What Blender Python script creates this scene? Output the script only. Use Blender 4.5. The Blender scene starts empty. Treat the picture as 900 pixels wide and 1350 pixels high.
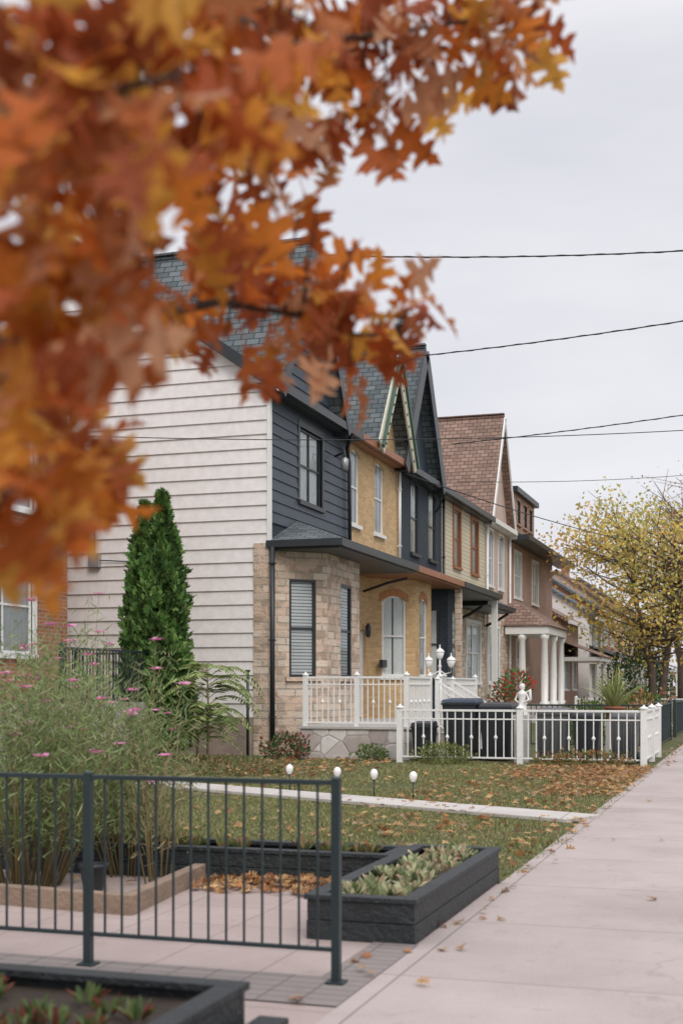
import bpy, math, random
import numpy as np
from mathutils import Vector, Matrix
random.seed(7); rng=np.random.default_rng(7)
S=bpy.context.scene
ZU=Vector((0,0,1))
# ---------------------------------------------------------------- materials
def _mat(name):
    m=bpy.data.materials.new(name); m.use_nodes=True
    nt=m.node_tree; b=nt.nodes['Principled BSDF']
    return m,nt,b
def N(nt,t,**kw):
    n=nt.nodes.new(t)
    for k,v in kw.items(): setattr(n,k,v)
    return n
def mixc(nt,fac,a,b,blend='MIX'):
    n=N(nt,'ShaderNodeMix',data_type='RGBA',blend_type=blend)
    for i,v in ((0,fac),(6,a),(7,b)):
        if isinstance(v,bpy.types.NodeSocket): nt.links.new(v,n.inputs[i])
        elif i==0: n.inputs[0].default_value=v
        else: n.inputs[i].default_value=(*v,1)
    return n.outputs[2]
def noise(nt,coord,scale,detail=4,rough=.6):
    n=N(nt,'ShaderNodeTexNoise'); n.inputs['Scale'].default_value=scale
    n.inputs['Detail'].default_value=detail; n.inputs['Roughness'].default_value=rough
    nt.links.new(coord,n.inputs['Vector']); return n.outputs['Fac']
def ramp(nt,sock,p0,p1,c0=(0,0,0),c1=(1,1,1)):
    r=N(nt,'ShaderNodeValToRGB'); e=r.color_ramp.elements
    e[0].position=p0;e[1].position=p1;e[0].color=(*c0,1);e[1].color=(*c1,1)
    nt.links.new(sock,r.inputs[0]); return r.outputs[0]
def bump(nt,b,sock,strength,dist):
    bn=N(nt,'ShaderNodeBump'); bn.inputs['Strength'].default_value=strength; bn.inputs['Distance'].default_value=dist
    nt.links.new(sock,bn.inputs['Height']); nt.links.new(bn.outputs[0],b.inputs['Normal'])
def dk(c,f): return tuple(min(1,x*f) for x in c)
def simple(name,col,rough=.6,var=.15,scale=2.5,bmp=.0,metal=0,fine=30,col2=None):
    m,nt,b=_mat(name); tc=N(nt,'ShaderNodeTexCoord').outputs['Object']
    f=ramp(nt,noise(nt,tc,scale),.3,.7)
    c=mixc(nt,f,dk(col,1-var),col2 if col2 else dk(col,1+var))
    f2=ramp(nt,noise(nt,tc,fine,3),.35,.65)
    c=mixc(nt,.25,c,mixc(nt,f2,dk(col,.75),dk(col,1.2)))
    nt.links.new(c,b.inputs['Base Color']); b.inputs['Roughness'].default_value=rough; b.inputs['Metallic'].default_value=metal
    if bmp: bump(nt,b,f2,bmp,.01)
    return m
def brickm(name,c1,c2,mortar,bw,rh,ms,bmp=.5,off=.5,rough=.85,dirt=.2,dist=.008,var=None):
    m,nt,b=_mat(name); T=N(nt,'ShaderNodeTexCoord'); tc=T.outputs['UV']; oc=T.outputs['Object']
    br=N(nt,'ShaderNodeTexBrick'); br.offset=off
    for k,v in (('Scale',1),('Brick Width',bw),('Row Height',rh),('Mortar Size',ms),('Mortar Smooth',.2),('Bias',0)): br.inputs[k].default_value=v
    br.inputs['Color1'].default_value=(*c1,1);br.inputs['Color2'].default_value=(*c2,1);br.inputs['Mortar'].default_value=(*mortar,1)
    nt.links.new(tc,br.inputs['Vector'])
    f=ramp(nt,noise(nt,oc,.9,5),.35,.7)
    c=mixc(nt,f,br.outputs['Color'],mixc(nt,1,br.outputs['Color'],(1-dirt,)*3,'MULTIPLY'))
    f2=noise(nt,tc,22,4)
    c=mixc(nt,.35,c,mixc(nt,1,c,mixc(nt,f2,(.5,.5,.5),(1.5,1.5,1.5)),'MULTIPLY'))
    if var:
        f3=ramp(nt,noise(nt,tc,var[1],2),.50,.56); c=mixc(nt,f3,c,mixc(nt,.6,c,var[0]))
    nt.links.new(c,b.inputs['Base Color']); b.inputs['Roughness'].default_value=rough
    mth=N(nt,'ShaderNodeMath',operation='MULTIPLY_ADD'); mth.inputs[1].default_value=-1.0; 
    nt.links.new(br.outputs['Fac'],mth.inputs[0]); nt.links.new(f2,mth.inputs[2])
    bump(nt,b,mth.outputs[0],bmp,dist)
    return m
def leafm(name,rough=.6,trans=.3):
    m,nt,b=_mat(name); a=N(nt,'ShaderNodeAttribute'); a.attribute_name='Col'
    T=N(nt,'ShaderNodeTexCoord').outputs['Object']
    f=noise(nt,T,25,3)
    c=mixc(nt,1,a.outputs['Color'],mixc(nt,f,(.6,.6,.6),(1.35,1.35,1.35)),'MULTIPLY')
    nt.links.new(c,b.inputs['Base Color']); b.inputs['Roughness'].default_value=rough
    b.inputs['Specular IOR Level'].default_value=.25
    if trans:
        tr=N(nt,'ShaderNodeBsdfTranslucent'); nt.links.new(c,tr.inputs[0])
        mx=N(nt,'ShaderNodeMixShader'); mx.inputs[0].default_value=trans
        nt.links.new(b.outputs[0],mx.inputs[1]); nt.links.new(tr.outputs[0],mx.inputs[2])
        nt.links.new(mx.outputs[0],nt.nodes['Material Output'].inputs[0])
    return m
def glassm():
    m,nt,b=_mat('window_glass'); nt.nodes.remove(b)
    g=N(nt,'ShaderNodeBsdfGlossy'); g.inputs['Roughness'].default_value=.03; g.inputs[0].default_value=(.85,.9,.95,1)
    t=N(nt,'ShaderNodeBsdfTransparent'); t.inputs[0].default_value=(.93,.95,.95,1)
    lw=N(nt,'ShaderNodeLayerWeight'); lw.inputs[0].default_value=.25
    mx=N(nt,'ShaderNodeMixShader'); nt.links.new(lw.outputs['Fresnel'],mx.inputs[0])
    nt.links.new(t.outputs[0],mx.inputs[1]); nt.links.new(g.outputs[0],mx.inputs[2])
    nt.links.new(mx.outputs[0],nt.nodes['Material Output'].inputs[0]); return m
M={}
M['glass']=glassm()
M['curtain']=simple('curtain_cloth',(.8,.8,.78),.9,.08,6)
M['blind']=brickm('window_blind',(.8,.82,.82),(.75,.77,.77),(.25,.26,.27),20,.07,.012,.4)
M['white_siding']=simple('white_siding',(.79,.76,.75),.5,.025,.7,0,fine=6)
M['navy_siding']=simple('navy_siding',(.046,.062,.084),.5,.12,1.5)
M['black_trim']=simple('black_trim',(.025,.030,.035),.4,.15)
M['white_paint']=simple('white_paint',(.8,.8,.785),.4,.04,3)
M['cream']=brickm('cream_siding',(.68,.60,.44),(.66,.58,.43),(.4,.35,.26),20,.14,.012,.5,dirt=.1)
M['yellow_brick']=brickm('yellow_brick',(.76,.50,.24),(.58,.35,.155),(.55,.44,.3),.22,.075,.011)
M['orange_brick']=brickm('orange_brick',(.58,.25,.10),(.48,.19,.07),(.4,.25,.15),.09,.2,.012)
M['red_brick']=brickm('red_brick',(.50,.19,.09),(.34,.12,.06),(.42,.32,.26),.22,.075,.011)
M['brown_brick']=brickm('brown_brick',(.46,.27,.20),(.37,.21,.155),(.4,.31,.27),.22,.075,.011)
M['navy_brick']=brickm('navy_painted_brick',(.04,.053,.071),(.05,.065,.083),(.025,.034,.046),.22,.075,.011)
M['pink_brick']=brickm('pink_brick',(.66,.49,.42),(.60,.43,.36),(.56,.46,.4),.22,.075,.011)
M['stone']=brickm('stone_cladding',(.74,.64,.53),(.44,.32,.23),(.42,.36,.30),.42,.155,.013,.9,dist=.03,var=((.76,.56,.44),3.1))
M['grey_shingle']=brickm('grey_shingles',(.17,.20,.21),(.085,.105,.115),(.04,.05,.055),.3,.17,.014,.8,dist=.02)
M['brown_shingle']=brickm('brown_shingles',(.36,.24,.19),(.23,.15,.12),(.11,.07,.055),.3,.17,.014,.8,dist=.02)
M['green_trim']=simple('green_bargeboard',(.045,.10,.07),.5,.15)
M['cream_trim']=simple('cream_trim',(.62,.60,.48),.6,.12)
M['rust_gutter']=simple('rust_gutter',(.34,.14,.07),.5,.15)
M['foundation']=simple('foundation_concrete',(.32,.26,.23),.9,.25,2,.5,col2=(.44,.33,.28))
M['concrete']=simple('concrete',(.46,.44,.42),.9,.12,1.2,.3)
M['bark']=simple('bark',(.07,.05,.04),.9,.3,8,.8)
M['bark2']=simple('bark_grey',(.16,.12,.10),.9,.3,8,.8)
M['stem']=simple('green_brown_stem',(.24,.20,.10),.8,.3,8)
M['wire']=simple('wire_rubber',(.02,.02,.022),.6,.1)
M['rail_metal']=simple('railing_metal',(.022,.036,.040),.4,.2)
M['timber_black']=simple('black_stained_timber',(.018,.023,.026),.55,.35,5,.6)
M['timber_brown']=simple('weathered_timber',(.26,.19,.14),.85,.25,5,.5)
M['soil']=simple('soil',(.05,.035,.025),.95,.4,6,.9)
M['bin_black']=simple('bin_plastic_black',(.022,.026,.032),.45,.1)
M['bin_blue']=simple('bin_plastic_blue',(.03,.05,.085),.45,.1)
M['bin_grey']=simple('bin_plastic_grey',(.08,.085,.09),.5,.1)
M['terracotta']=simple('terracotta',(.34,.13,.07),.8,.15)
M['statue']=simple('painted_plaster',(.78,.77,.75),.7,.06)
M['brass']=simple('grey_metal',(.35,.36,.37),.4,.1,metal=.4)
M['lampglass']=simple('frosted_white_glass',(.85,.85,.84),.25,.02)
M['leaf']=leafm('oak_leaf',.5,.5)
M['foliage']=leafm('foliage_leaf',.6,.3)
M['needle']=leafm('cedar_foliage',.7,0)
M['grass']=leafm('grass_blade',.7,0)
def groundmat():
    m,nt,b=_mat('grass_ground'); tc=N(nt,'ShaderNodeTexCoord').outputs['Object']
    f=ramp(nt,noise(nt,tc,.9,5),.38,.62); f2=ramp(nt,noise(nt,tc,40,4),.3,.7); f3=ramp(nt,noise(nt,tc,.45,6),.56,.68)
    c=mixc(nt,f,(.13,.155,.05),(.19,.185,.075)); c=mixc(nt,f2,(.065,.075,.03),c); c=mixc(nt,f3,c,(.22,.16,.10))
    nt.links.new(c,b.inputs['Base Color']); b.inputs['Roughness'].default_value=.95; bump(nt,b,f2,.8,.03); return m
M['ground']=groundmat()
def walkmat(name,col,jw,jh,joint=.35,stain=.8,crack=.35):
    m,nt,b=_mat(name); T=N(nt,'ShaderNodeTexCoord'); tc=T.outputs['UV']
    br=N(nt,'ShaderNodeTexBrick'); br.offset=0
    for k,v in (('Scale',1),('Brick Width',jw),('Row Height',jh),('Mortar Size',.007),('Mortar Smooth',.4)): br.inputs[k].default_value=v
    br.inputs['Color1'].default_value=(*col,1);br.inputs['Color2'].default_value=(*dk(col,.92),1);br.inputs['Mortar'].default_value=(*dk(col,joint),1)
    nt.links.new(tc,br.inputs['Vector'])
    f=ramp(nt,noise(nt,tc,.8,7,.65),.35,.68); c=mixc(nt,f,br.outputs['Color'],mixc(nt,1,br.outputs['Color'],(stain,stain*.98,stain*.97),'MULTIPLY'))
    f2=noise(nt,tc,70,5,.7); c=mixc(nt,1,c,mixc(nt,f2,(.68,.68,.68),(1.3,1.3,1.3)),'MULTIPLY')
    f4=ramp(nt,noise(nt,tc,5,6,.7),.58,.70); c=mixc(nt,f4,c,mixc(nt,1,c,(.85,.825,.80),'MULTIPLY'))
    vo=N(nt,'ShaderNodeTexVoronoi'); vo.feature='DISTANCE_TO_EDGE'; vo.inputs['Scale'].default_value=.3
    nz=N(nt,'ShaderNodeTexNoise'); nz.inputs['Scale'].default_value=2.0; nt.links.new(tc,nz.inputs['Vector'])
    add=N(nt,'ShaderNodeVectorMath',operation='ADD'); nt.links.new(tc,add.inputs[0]); nt.links.new(nz.outputs['Color'],add.inputs[1]); nt.links.new(add.outputs[0],vo.inputs['Vector'])
    cr=ramp(nt,vo.outputs['Distance'],0.0,.004,(1,1,1),(0,0,0))
    cf=N(nt,'ShaderNodeMath',operation='MULTIPLY'); cf.inputs[1].default_value=crack; nt.links.new(cr,cf.inputs[0])
    c=mixc(nt,cf.outputs[0],c,dk(col,.35))
    nt.links.new(c,b.inputs['Base Color']); b.inputs['Roughness'].default_value=.9
    mth=N(nt,'ShaderNodeMath',operation='MULTIPLY_ADD'); mth.inputs[1].default_value=-1.5; nt.links.new(br.outputs['Fac'],mth.inputs[0]); nt.links.new(f2,mth.inputs[2])
    bump(nt,b,mth.outputs[0],.35,.006); return m
M['sidewalk']=walkmat('sidewalk_concrete',(.47,.405,.385),1.7,1.55,joint=.5,crack=.25)
M['patio']=walkmat('patio_slabs',(.45,.365,.34),.6,.6,joint=.65,crack=0)
M['pavers']=walkmat('pavers',(.27,.235,.225),.2,.1,.55,crack=0)
M['path']=walkmat('path_concrete',(.58,.55,.52),1.0,5)
M['asphalt']=simple('asphalt',(.05,.05,.052),.9,.15,3,.4)
def crazy():
    m,nt,b=_mat('crazy_paving'); T=N(nt,'ShaderNodeTexCoord').outputs['Object']
    v=N(nt,'ShaderNodeTexVoronoi'); v.inputs['Scale'].default_value=2.6; nt.links.new(T,v.inputs['Vector'])
    e=N(nt,'ShaderNodeTexVoronoi'); e.feature='DISTANCE_TO_EDGE'; e.inputs['Scale'].default_value=2.6; nt.links.new(T,e.inputs['Vector'])
    bw=N(nt,'ShaderNodeRGBToBW'); nt.links.new(v.outputs['Color'],bw.inputs[0])
    c=mixc(nt,ramp(nt,bw.outputs[0],.25,.75),(.42,.36,.34),(.68,.65,.63)); c=mixc(nt,ramp(nt,e.outputs['Distance'],.01,.025),(.32,.28,.26),c)
    f=noise(nt,T,6,5); c=mixc(nt,1,c,mixc(nt,f,(.7,.7,.7),(1.3,1.3,1.3)),'MULTIPLY')
    nt.links.new(c,b.inputs['Base Color']); b.inputs['Roughness'].default_value=.85; bump(nt,b,ramp(nt,e.outputs['Distance'],.0,.08),.5,.02); return m
M['crazy']=crazy()
# ---------------------------------------------------------------- mesh builder
class MB:
    def __init__(s): s.v=[];s.f=[];s.m=[];s.s=[];s.names=[]
    def mi(s,m):
        if m not in s.names: s.names.append(m)
        return s.names.index(m)
    def poly(s,pts,m,sm=False):
        i=len(s.v); s.v+= [tuple(p) for p in pts]; s.f.append(tuple(range(i,i+len(pts)))); s.m.append(s.mi(m)); s.s.append(sm)
    def hexa(s,b,t,m):
        i=len(s.v); s.v+=[tuple(p) for p in b]+[tuple(p) for p in t]; k=s.mi(m); n=len(b)
        fs=[tuple(reversed(range(i,i+n))),tuple(range(i+n,i+2*n))]+[(i+j,i+(j+1)%n,i+n+(j+1)%n,i+n+j) for j in range(n)]
        for f in fs: s.f.append(f); s.m.append(k); s.s.append(False)
    def box(s,x0,x1,y0,y1,z0,z1,m):
        s.hexa([(x0,y0,z0),(x1,y0,z0),(x1,y1,z0),(x0,y1,z0)],[(x0,y0,z1),(x1,y0,z1),(x1,y1,z1),(x0,y1,z1)],m)
    def beam(s,p0,p1,w,h,m):
        p0=Vector(p0);p1=Vector(p1); d=(p1-p0).normalized(); sd=d.cross(ZU)
        if sd.length<1e-3: sd=Vector((1,0,0))
        sd.normalize(); up=sd.cross(d).normalized(); a=sd*w/2; c=up*h/2
        s.hexa([p0-a-c,p0+a-c,p0+a+c,p0-a+c],[p1-a-c,p1+a-c,p1+a+c,p1-a+c],m)
    def slab(s,pts,th,m):
        pts=[Vector(p) for p in pts]; n=(pts[1]-pts[0]).cross(pts[2]-pts[0]).normalized()
        if n.z<0: pts=pts[::-1]; n=-n
        s.hexa([p-n*th for p in pts],pts,m)
    def tube(s,pts,rad,m,seg=6):
        pts=[Vector(p) for p in pts]; i0=len(s.v); k=s.mi(m)
        if not hasattr(rad,'__len__'): rad=[rad]*len(pts)
        for j,p in enumerate(pts):
            d=(pts[min(j+1,len(pts)-1)]-pts[max(j-1,0)]).normalized()
            a=d.cross(Vector((.13,.21,.97)) if abs(d.z)<.9 else Vector((1,.1,0))).normalized(); b=d.cross(a)
            for q in range(seg):
                t=2*math.pi*q/seg; s.v.append(tuple(p+(a*math.cos(t)+b*math.sin(t))*rad[j]))
        for j in range(len(pts)-1):
            for q in range(seg):
                a=i0+j*seg+q; b=i0+j*seg+(q+1)%seg
                s.f.append((a,b,b+seg,a+seg)); s.m.append(k); s.s.append(True)
        s.f.append(tuple(range(i0+seg-1,i0-1,-1))); s.m.append(k); s.s.append(False)
        e=i0+(len(pts)-1)*seg; s.f.append(tuple(range(e,e+seg))); s.m.append(k); s.s.append(False)
    def lathe(s,c,prof,m,seg=16):
        i0=len(s.v);k=s.mi(m)
        for r,z in prof:
            for q in range(seg):
                t=2*math.pi*q/seg; s.v.append((c[0]+r*math.cos(t),c[1]+r*math.sin(t),c[2]+z))
        for j in range(len(prof)-1):
            for q in range(seg):
                a=i0+j*seg+q;b=i0+j*seg+(q+1)%seg; s.f.append((a,b,b+seg,a+seg)); s.m.append(k); s.s.append(True)
        e=i0+(len(prof)-1)*seg; s.f.append(tuple(range(e,e+seg))); s.m.append(k); s.s.append(False)
    def done(s,name,parent=None,bevel=0,loc=None):
        me=bpy.data.meshes.new(name); me.from_pydata(s.v,[],s.f)
        for n in s.names: me.materials.append(M[n])
        me.polygons.foreach_set('material_index',s.m); me.polygons.foreach_set('use_smooth',s.s)
        uv=me.uv_layers.new(name='UVMap').data
        for p in me.polygons:
            n=p.normal
            if abs(n.z)>.96: t=Vector((1,0,0)); b=Vector((0,1,0))
            else: t=ZU.cross(n).normalized(); b=n.cross(t)
            for li in p.loop_indices:
                co=me.vertices[me.loops[li].vertex_index].co; uv[li].uv=(co.dot(t),co.dot(b))
        ob=bpy.data.objects.new(name,me); S.collection.objects.link(ob)
        if parent: attach(ob,parent)
        if bevel:
            bm=ob.modifiers.new('bevel','BEVEL'); bm.width=bevel; bm.segments=2; bm.limit_method='ANGLE'
        return ob
def empty(name,loc=(0,0,0)):
    e=bpy.data.objects.new(name,None); e.location=loc; e.empty_display_size=.3; S.collection.objects.link(e); return e
def attach(ob,e):
    ob.parent=e; ob.matrix_parent_inverse=Matrix.LocRotScale(e.location,e.rotation_euler,None).inverted()
# ---------------------------------------------------------------- scatter
def nrm(a): return a/np.maximum(np.linalg.norm(a,axis=-1,keepdims=True),1e-9)
def frames(d,up=None):
    y=nrm(d); u=rng.normal(size=d.shape) if up is None else up+rng.normal(size=d.shape)*.35
    x=nrm(np.cross(y,u)); z=np.cross(x,y); return np.stack([x,y,z],axis=-1)
def scatter(name,tv,tf,R,pos,sc,col,mat,parent=None,xf=None):
    tv=np.array(tv,float); n=len(pos); k=len(tv)
    sc=np.asarray(sc,float); 
    if sc.ndim==1: sc=np.repeat(sc[:,None],3,1)
    V=np.einsum('nij,nkj->nki',R,tv[None]*sc[:,None,:])+pos[:,None,:]
    V=V.reshape(-1,3)
    lt=np.array([len(f) for f in tf]); li=np.concatenate([np.array(f) for f in tf])
    L=(li[None]+(np.arange(n)*k)[:,None]).reshape(-1)
    tot=np.tile(lt,n); st=np.concatenate([[0],np.cumsum(tot)[:-1]])
    me=bpy.data.meshes.new(name); me.vertices.add(len(V)); me.vertices.foreach_set('co',V.astype(np.float32).ravel())
    me.loops.add(len(L)); me.loops.foreach_set('vertex_index',L.astype(np.int32))
    me.polygons.add(len(tot)); me.polygons.foreach_set('loop_start',st.astype(np.int32))
    me.update(calc_edges=True)
    ca=me.color_attributes.new('Col','FLOAT_COLOR','POINT')
    c=np.ones((n,k,4),np.float32); c[:,:,:3]=np.clip(np.asarray(col),0,.9)[:,None,:]; ca.data.foreach_set('color',c.ravel())
    me.materials.append(M[mat]); ob=bpy.data.objects.new(name,me); S.collection.objects.link(ob)
    if parent: attach(ob,parent)
    return ob
def pick(cols,n,jit=.2):
    c=np.array(cols)[rng.integers(0,len(cols),n)]; return c*(1+rng.uniform(-jit,jit,(n,1)))
_h=[(.012,0),(.03,.08),(.15,.10),(.27,.15),(.21,.22),(.09,.27),(.11,.34),(.28,.36),(.44,.42),(.33,.47),(.36,.54),(.12,.54),(.11,.61),(.24,.65),(.33,.76),(.20,.75),(.08,.78),(.13,.87),(.07,.90),(.0,1.0)]
def oakt(curl=.28):
    v=[];f=[]
    def zz(x,y): return abs(x)*.35-curl*y*y+.05*math.sin(9*y)*abs(x)*4
    for x,y in _h: v.append((0,y,zz(0,y)))
    n=len(_h)
    for x,y in _h: v.append((x,y,zz(x,y)))
    for x,y in _h: v.append((-x,y*.98+.01,zz(x,y)))
    for i in range(n-1):
        f.append((i,n+i,n+i+1,i+1)); f.append((i,i+1,2*n+i+1,2*n+i))
    b=len(v); v+=[(-.008,-.3,.03),(.008,-.3,.03),(.008,.0,0),(-.008,.0,0)]; f.append((b,b+1,b+2,b+3))
    return v,f
OV,OF=oakt()
DV=[(0,0,0),(.3,.4,.05),(0,1,-.1),(-.3,.4,.05)]; DF=[(0,1,2),(0,2,3)]
BV=[(-.5,0,0),(.5,0,0),(.12,.6,.12),(0,1,.35)]; BF=[(0,1,2),(0,2,3)]
SV=[(0,0,0),(.16,.2,.02),(.34,.55,-.02),(.14,.6,.03),(.16,.95,0),(0,.75,.03),(-.12,1.,0),(-.15,.6,.03),(-.35,.6,-.02),(-.16,.2,.02)]; SF=[tuple(range(10))]
# ---------------------------------------------------------------- wall helpers
def WP(o,d,t,z,k=0):
    return Vector((o[0]+d[0]*t+d[1]*k, o[1]+d[1]*t-d[0]*k, z))
def wall(mb,o,d,t0,t1,z0,z1,ops,m,rev=.16):
    ts=sorted({t0,t1,*[x for q in ops for x in q[:2]]}); zs=sorted({z0,z1,*[x for q in ops for x in q[2:4]]})
    for a,b in zip(ts,ts[1:]):
        for c,e in zip(zs,zs[1:]):
            if any(q[0]-1e-5<=a and b<=q[1]+1e-5 and q[2]-1e-5<=c and e<=q[3]+1e-5 for q in ops): continue
            mb.poly([WP(o,d,a,c),WP(o,d,b,c),WP(o,d,b,e),WP(o,d,a,e)],m)
    for q in ops:
        a,b,c,e=q[:4]
        for (p,r) in (((a,c),(a,e)),((b,e),(b,c)),((a,e),(b,e)),((b,c),(a,c))):
            mb.poly([WP(o,d,*p,0),WP(o,d,*r,0),WP(o,d,*r,-rev),WP(o,d,*p,-rev)],m)
def wb(mb,o,d,t0,t1,z0,z1,k0,k1,m):
    mb.hexa([WP(o,d,t0,z0,k0),WP(o,d,t0,z0,k1),WP(o,d,t1,z0,k1),WP(o,d,t1,z0,k0)],[WP(o,d,t0,z1,k0),WP(o,d,t0,z1,k1),WP(o,d,t1,z1,k1),WP(o,d,t1,z1,k0)],m)
def window(mb,o,d,q,fr,trim=None,back='curtain',sill=None,mull=0,sw=.07,kf=-.02):
    a,b,c,e=q[:4]; f=.055
    wb(mb,o,d,a,b,e-f,e,-.13,kf,fr); wb(mb,o,d,a,b,c,c+f,-.13,kf,fr)
    wb(mb,o,d,a,a+f,c+f,e-f,-.13,kf,fr); wb(mb,o,d,b-f,b,c+f,e-f,-.13,kf,fr)
    zm=(c+e)/2; wb(mb,o,d,a+f,b-f,zm-.022,zm+.022,-.07,kf-.01,fr)
    for i in range(mull):
        t=a+(b-a)*(i+1)/(mull+1); wb(mb,o,d,t-.022,t+.022,c+f,e-f,-.072,kf-.012,fr)
    mb.poly([WP(o,d,a,c,-.05),WP(o,d,b,c,-.05),WP(o,d,b,e,-.05),WP(o,d,a,e,-.05)],'glass')
    if back=='curtain':
        n=14; w=(b-a); g1=.47
        for (x0,x1) in ((a,a+w*g1),(b-w*g1,b)):
            for i in range(n):
                s0=x0+(x1-x0)*i/n; s1=x0+(x1-x0)*(i+1)/n; k0=-.08-(.02 if i%2 else 0); k1=-.08-(0 if i%2 else .02)
                mb.poly([WP(o,d,s0,c,k0),WP(o,d,s1,c,k1),WP(o,d,s1,e,k1),WP(o,d,s0,e,k0)],'curtain')
        mb.poly([WP(o,d,a,c,-.5),WP(o,d,b,c,-.5),WP(o,d,b,e,-.5),WP(o,d,a,e,-.5)],'black_trim')  # black sheet behind the curtains: the room's darkness put into its colour
    else:
        mb.poly([WP(o,d,a,c,-.085),WP(o,d,b,c,-.085),WP(o,d,b,e,-.085),WP(o,d,a,e,-.085)],back)
    if trim:
        w=sw
        wb(mb,o,d,a-w,b+w,e,e+w*1.3,-.02,.04,trim); wb(mb,o,d,a-w,a,c,e,-.02,.035,trim); wb(mb,o,d,b,b+w,c,e,-.02,.035,trim)
    if sill or trim: wb(mb,o,d,a-.1,b+.1,c-.09,c,-.04,.08,sill or trim)
def arch(mb,o,d,q,wallm,archm,rise=.16,th=.2):
    a,b,c,e=q[:4]; n=10; r=[]
    for i in range(n+1):
        t=a+(b-a)*i/n; s=2*i/n-1; r.append((t,e-rise*s*s))
    for (t0,z0),(t1,z1) in zip(r,r[1:]):
        mb.poly([WP(o,d,t0,z0,-.008),WP(o,d,t1,z1,-.008),WP(o,d,t1,e+.002,-.008),WP(o,d,t0,e+.002,-.008)],wallm)
    r2=[]
    for i in range(n+1):
        s=2*i/n-1; t=(a+b)/2+(b-a+.16)/2*s; r2.append((t,e-rise*s*s))
    for (t0,z0),(t1,z1) in zip(r2,r2[1:]):
        mb.hexa([WP(o,d,t0,z0,-.006),WP(o,d,t0,z0,.018),WP(o,d,t1,z1,.018),WP(o,d,t1,z1,-.006)],[WP(o,d,t0,z0+th,-.006),WP(o,d,t0,z0+th,.018),WP(o,d,t1,z1+th,.018),WP(o,d,t1,z1+th,-.006)],archm)
def lap(mb,o,d,t0,t1,z0,z1,pitch,m,ops=(),prof=None,k=.025):
    z=z0
    while z<z1-.02:
        ze=min(z+pitch,z1); a,b=(t0,t1) if prof is None else prof(ze)
        if b-a>.05:
            segs=[(a,b)]
            for q in ops:
                if q[2]<ze-.02 and q[3]>z+.02:
                    ns=[]
                    for s0,s1 in segs:
                        if q[0]>=s1 or q[1]<=s0: ns.append((s0,s1)); continue
                        if q[0]>s0: ns.append((s0,q[0]))
                        if q[1]<s1: ns.append((q[1],s1))
                    segs=ns
            for s0,s1 in segs:
                mb.poly([WP(o,d,s0,z,k+.006),WP(o,d,s1,z,k+.006),WP(o,d,s1,ze,.006),WP(o,d,s0,ze,.006)],m)
                mb.poly([WP(o,d,s0,z,.004),WP(o,d,s1,z,.004),WP(o,d,s1,z,k+.006),WP(o,d,s0,z,k+.006)],m)
        z=ze
XF=-9.75; XR=-14.7; XE=-9.45; XB=-19.6
Yd=(0,1)
def shell(mb,rf,tr,y0,y1,m_lo,m_hi,ops_lo,ops_hi,roofm,trimm,hr=11.45,zs=4.5,eave=True):
    o=(XF,0)
    wall(mb,o,Yd,y0,y1,0,zs,ops_lo,m_lo); wall(mb,o,Yd,y0,y1,zs,7.95,ops_hi,m_hi)
    for yy in (y1-.02,):
        mb.poly([(XF,yy,0),(XB,yy,0),(XB,yy,7.9),(XR,yy,hr-.1),(XF,yy,7.9)],m_hi)
    mb.poly([(XB,y0,0),(XB,y1,0),(XB,y1,7.9),(XB,y0,7.9)],m_hi)
    rf.slab([(XE,y0,7.8),(XE,y1,7.8),(XR,y1,hr),(XR,y0,hr)],.14,roofm)
    rf.slab([(XR,y0,hr),(XR,y1,hr),(2*XR-XE,y1,7.8),(2*XR-XE,y0,7.8)],.14,roofm)
    rf.beam((XR,y0,hr+.02),(XR,y1,hr+.02),.25,.06,roofm)
    if eave:
        tr.box(XE-.02,XE+.10,y0,y1,7.58,7.76,trimm)
        tr.box(XF-.005,XE-.03,y0,y1,7.55,7.62,trimm)
def gable(mb,rf,tr,yc,half,hp,he,m_face,roofm,trimm,over=.35,bw=.22,xback=XR,bargem=None,eavecut=.12):
    x=XF+over; bg=bargem or trimm
    sl=(hp-he)/half; h2=half+eavecut; hl=hp-sl*h2
    mb.poly([(XF+.012,yc-half,he),(XF+.012,yc+half,he),(XF+.012,yc,hp-.02)],m_face)
    xv=XE-.35
    rf.slab([(x,yc-h2,hl),(x,yc,hp),(xback,yc,hp),(xv,yc-h2,hl)],.12,roofm)
    rf.slab([(x,yc,hp),(x,yc+h2,hl),(xv,yc+h2,hl),(xback,yc,hp)],.12,roofm)
    rf.beam((x,yc,hp+.03),(xback,yc,hp+.03),.22,.05,roofm)
    for s in (-1,1):
        tr.beam((x+.035,yc,hp-.10-bw*.3),(x+.035,yc+s*(h2+.05),hl-.13),.05,bw,bg)
        tr.beam((x-.17,yc,hp-.18),(x-.17,yc+s*h2,hl-.18),.33,.03,trimm)
def downpipe(tr,x,y,z0,z1,m,r=.045):
    tr.tube([(x,y,z0),(x,y,z1)],r,m,8)
    for z in np.arange(z0+.5,z1,1.6): tr.box(x-r-.01,x+r+.01,y-r-.01,y+r+.01,z,z+.03,m)
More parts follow.
